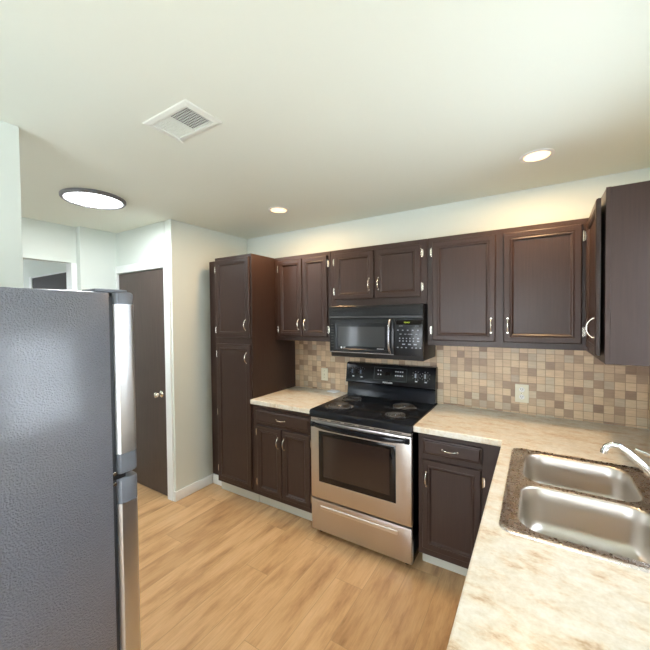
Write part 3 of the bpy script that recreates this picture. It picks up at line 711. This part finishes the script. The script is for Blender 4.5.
# ================================================================= FRIDGE
FXR, FXL = .271, -.487
t = thing('refrigerator', 'top-freezer refrigerator with pebbled grey side and silver doors, left foreground', 'refrigerator', (-.11, -2.5, 0))
bm = B(); box(bm, FXL, FXR, -2.86, -2.164, .03, 1.680, .003, 2); obj('body', bm, M_pebble, t)
bm = B(); box(bm, FXL+.012, FXR-.012, -2.164, -2.149, .09, 1.668); obj('gasket', bm, M_gasket, t, smooth=False)
bm = B(); box(bm, FXL+.01, FXR-.01, -2.19, -2.150, .02, .088, .003, 1); obj('kick_grille', bm, M_blackm, t)
for x in (FXL+.06, FXR-.06):
    for y in (-2.80, -2.22): bm = B(); cyl(bm, (x, y, 0), (0, 0, 1), .018, .031, 14); obj('foot', bm, M_blackm, t)
def fdoor(z0, z1, caps, nm):
    # outline in plan: bevel at the back, rounded front corners, slightly bowed front
    pl = [(FXR-.014, -2.148), (FXR-.001, -2.138), (FXR, -2.132), (FXR, -2.098), (FXR-.004, -2.088), (FXR-.014, -2.081)]
    pl += [(FXR-.014-(k/12)*(FXR-FXL-.028), -2.081+.010*math.sin(PI*k/12)) for k in range(1, 12)]
    pl += [(FXL+.014, -2.081), (FXL+.004, -2.088), (FXL, -2.098), (FXL, -2.132), (FXL+.014, -2.148)]
    def seg(a, b, taper=(0, 0)):
        bm = B(); cx_ = (FXR+FXL)/2
        def lp(z, s): return [bm.verts.new((cx_+(x-cx_)*(1-s), y if y < -2.12 else y-s*.25, z)) for x, y in pl]
        L_ = [lp(a+(.004 if taper[0] else 0), 0), lp(b-(.010 if taper[1] else 0), 0)]
        if taper[1]: L_ += [lp(b-.003, .006), lp(b, .018)]
        if taper[0]: L_ = [lp(a, .010)]+L_
        loft(bm, L_); bm.faces.new(L_[0][::-1]); bm.faces.new(L_[-1]); return bm
    d = obj('door', seg(z0+caps[0], z1-caps[1]), M_fsteel, t, label=nm)
    obj('end_cap', seg(z0, z0+caps[0]-.0003, (1, 0)), M_cap, d); obj('end_cap', seg(z1-caps[1]+.0003, z1, (0, 1)), M_cap, d)
    return d
d1 = fdoor(1.090, 1.684, (.066, .040), 'silver freezer door with grey end caps')
d2 = fdoor(.095, 1.074, (.05, .082), 'silver lower door with grey end caps')
for d, a, b in ((d1, 1.16, 1.50), (d2, .62, 1.0)):
    bm = B(); tube(bm, [(FXL+.06, -2.075, a), (FXL+.06, -2.035, a+.03), (FXL+.06, -2.03, (a+b)/2), (FXL+.06, -2.035, b-.03), (FXL+.06, -2.075, b)], .012, 12); obj('handle', bm, M_fsteel, d)
bm = B(); box(bm, FXR-.10, FXR-.012, -2.20, -2.10, 1.6805, 1.692, .004, 2); obj('hinge_cover', bm, M_cap, t)
bm = B(); box(bm, FXR-.05, FXR-.010, -2.162, -2.12, 1.0745, 1.0895, .001, 1); hm = obj('hinge', bm, M_blackm, t)
for z in (1.098, 1.064):
    bm = B(); cyl(bm, (FXR-.008, -2.157, z), (1, 0, 0), .006, .005, 14, bev=.001); obj('hinge_screw', bm, M_nickel, hm)
bm = B(); cyl(bm, (FXR, -2.205, 1.062), (1, 0, 0), .008, .0015, 16); obj('screw_cover', bm, M_pebble, t)

# ================================================================= CEILING FITTINGS
bm = B()
t = thing('ceiling_light', 'round flush-mount ceiling light with grey rim and bright white diffuser', 'ceiling light', (-1.262, -1.512, ZC))
CLX, CLY, CR = -1.232, -1.518, .197
bm = B(); lathe(bm, (CLX, CLY, ZC), [(0, 0), (CR-.004, 0), (CR, -.004), (CR, -.016), (CR-.006, -.023), (CR-.020, -.024), (CR-.024, -.018)], 72); obj('rim', bm, M_nrim, t)
bm = B(); lathe(bm, (CLX, CLY, ZC), [(CR-.0245, -.016), (CR-.0245, -.018), (CR*.6, -.019), (0, -.0195)], 72); obj('diffuser', bm, M_lampc, t)
def lamp_disk(loc, r, power, color, spread=None):
    l = bpy.data.lights.new('lamp_glow', 'AREA'); l.shape = 'DISK'; l.size = 2*r; l.energy = power; l.color = color
    if spread: l.spread = spread
    o = bpy.data.objects.new('lamp_glow', l); COL.objects.link(o); o.location = loc; return o
lamp_disk((CLX, CLY, ZC-.0205), CR-.03, 15, (0.93, 0.97, 1.0))
for x, y, lab in ((-.325, -.591, 'small round recessed downlight near the tall pantry cabinet'), (1.412, -.540, 'small round recessed downlight above the right wall cabinets')):
    t = thing('recessed_light', lab, 'ceiling light', (x, y, ZC), 'recessed ceiling downlights')
    bm = B(); lathe(bm, (x, y, ZC), [(.082, 0), (.082, -.003), (.076, -.006), (.064, -.005), (.060, 0)], 48); obj('rim', bm, M_white, t)
    bm = B(); lathe(bm, (x, y, ZC), [(.0605, 0), (.0605, -.0035), (.04, -.0055), (0, -.006)], 48); obj('lens', bm, M_lampw, t)
    lamp_disk((x, y, ZC-.008), .046, 9.5, (1.0, 0.64, 0.32))
# supply vent
M_vent = mat('vent_enamel', (0.80, 0.82, 0.76), 0.5)
t = thing('ceiling_vent', 'white square ceiling register with one half open and dark', 'air vent', (.094, -1.765, ZC))
a0, a1, b0, b1 = -.045, .251, -1.858, -1.668
bm = B()
def vring(ix, z): return [bm.verts.new(q) for q in ((a0+ix, b0+ix, z), (a1-ix, b0+ix, z), (a1-ix, b1-ix, z), (a0+ix, b1-ix, z))]
ls = [vring(0, ZC-.0005), vring(.002, ZC-.005), vring(.020, ZC-.009), vring(.030, ZC-.008), vring(.030, ZC-.0005)]
loft(bm, ls); obj('frame', bm, M_vent, t, smooth=False)
bm = B(); xm = .098
n = 22
for k in range(n+1):
    x = a0+.03+(a1-a0-.06)*k/n; box(bm, x-.0008, x+.0008, b0+.03, b1-.03, ZC-.0045, ZC-.0027)
for k in range(11):
    y = b0+.03+(b1-b0-.06)*k/10; box(bm, a0+.03, a1-.03, y-.0005, y+.0005, ZC-.0050, ZC-.0027)
obj('grille', bm, M_vent, t, smooth=False)
bm = B(); box(bm, a0+.030, xm, b0+.030, b1-.030, ZC-.0024, ZC-.0008); obj('damper', bm, M_vent, t, smooth=False, label='closed white damper plate')
bm = B(); box(bm, xm-.002, xm+.002, b0+.03, b1-.03, ZC-.008, ZC-.002); obj('divider', bm, M_vent, t, smooth=False)
bm = B(); 
for q in ((VX0+.0005, VX1-.0005, VY0+.0005, VY1-.0005, ZC+.06, ZC+.063), (VX0+.0005, VX0+.002, VY0+.0005, VY1-.0005, ZC, ZC+.06), (VX1-.002, VX1-.0005, VY0+.0005, VY1-.0005, ZC, ZC+.06), (VX0+.002, VX1-.002, VY0+.0005, VY0+.002, ZC, ZC+.06), (VX0+.002, VX1-.002, VY1-.002, VY1-.0005, ZC, ZC+.06)): box(bm, *q)
obj('duct', bm, M_duct, t, smooth=False)
bm = B(); tube(bm, [(a0+.03, b1-.045, ZC-.006), (a0+.028, b1-.02, ZC-.016), (a0+.026, b1-.008, ZC-.018)], .003, 8); obj('lever', bm, M_vent, t)

# ================================================================= WALL PLATES
t = thing('wall_outlet', 'ivory duplex outlet on the tiled wall right of the range', 'outlet', (1.330, 0, .995))
bm = B(); box(bm, 1.290, 1.372, -.0115, -.0062, .994, 1.120, .002, 2); obj('cover_plate', bm, M_ivory, t)
for z in (1.032, 1.083):
    bm = B(); lathe(bm, (1.331, -.0113, z), [(0, .0018), (.0155, .0018), (.017, 0)], 28, 'y'); rc = obj('receptacle', bm, M_white, t)
    bm = B(); box(bm, 1.3235, 1.3262, -.0139, -.0128, z-.001, z+.009); box(bm, 1.3355, 1.3382, -.0139, -.0128, z-.001, z+.009); cyl(bm, (1.331, -.0128, z-.007), (0, -1, 0), .0024, .001, 10); obj('slots', bm, M_dark, rc, smooth=False)
bm = B(); cyl(bm, (1.331, -.0115, 1.0575), (0, -1, 0), .003, .001, 12); obj('screw', bm, M_nickel, t)
t = thing('light_switch', 'ivory wall switch plate on the tiles left of the range', 'switch', (-.272, 0, 1.0))
bm = B(); box(bm, -.308, -.236, -.0115, -.0062, 1.002, 1.118, .002, 2); obj('cover_plate', bm, M_ivory, t)
bm = B(); box(bm, -.276, -.268, -.020, -.011, 1.053, 1.067, .001, 1); obj('toggle', bm, M_ivory, t)
for z in (1.092, 1.028):
    bm = B(); cyl(bm, (-.272, -.0115, z), (0, -1, 0), .0028, .001, 12); obj('screw', bm, M_nickel, t)
# folded paper on the left counter by the wall
bm = B(); a = [bm.verts.new(q) for q in ((-.205, -.075, CZ+.0004), (-.120, -.085, CZ+.0004), (-.105, -.015, CZ+.0004), (-.195, -.012, CZ+.0004))]
bm.faces.new(a); r = bmesh.ops.extrude_face_region(bm, geom=bm.faces[:]); bmesh.ops.translate(bm, vec=(0, 0, .010), verts=[v for v in r['geom'] if isinstance(v, bmesh.types.BMVert)])
tag(obj('folded_paper', bm, mat('white_paper', (.86, .88, .9), .5), smooth=False), 'small folded white paper lying on the left counter against the tiles beside the range', 'paper')
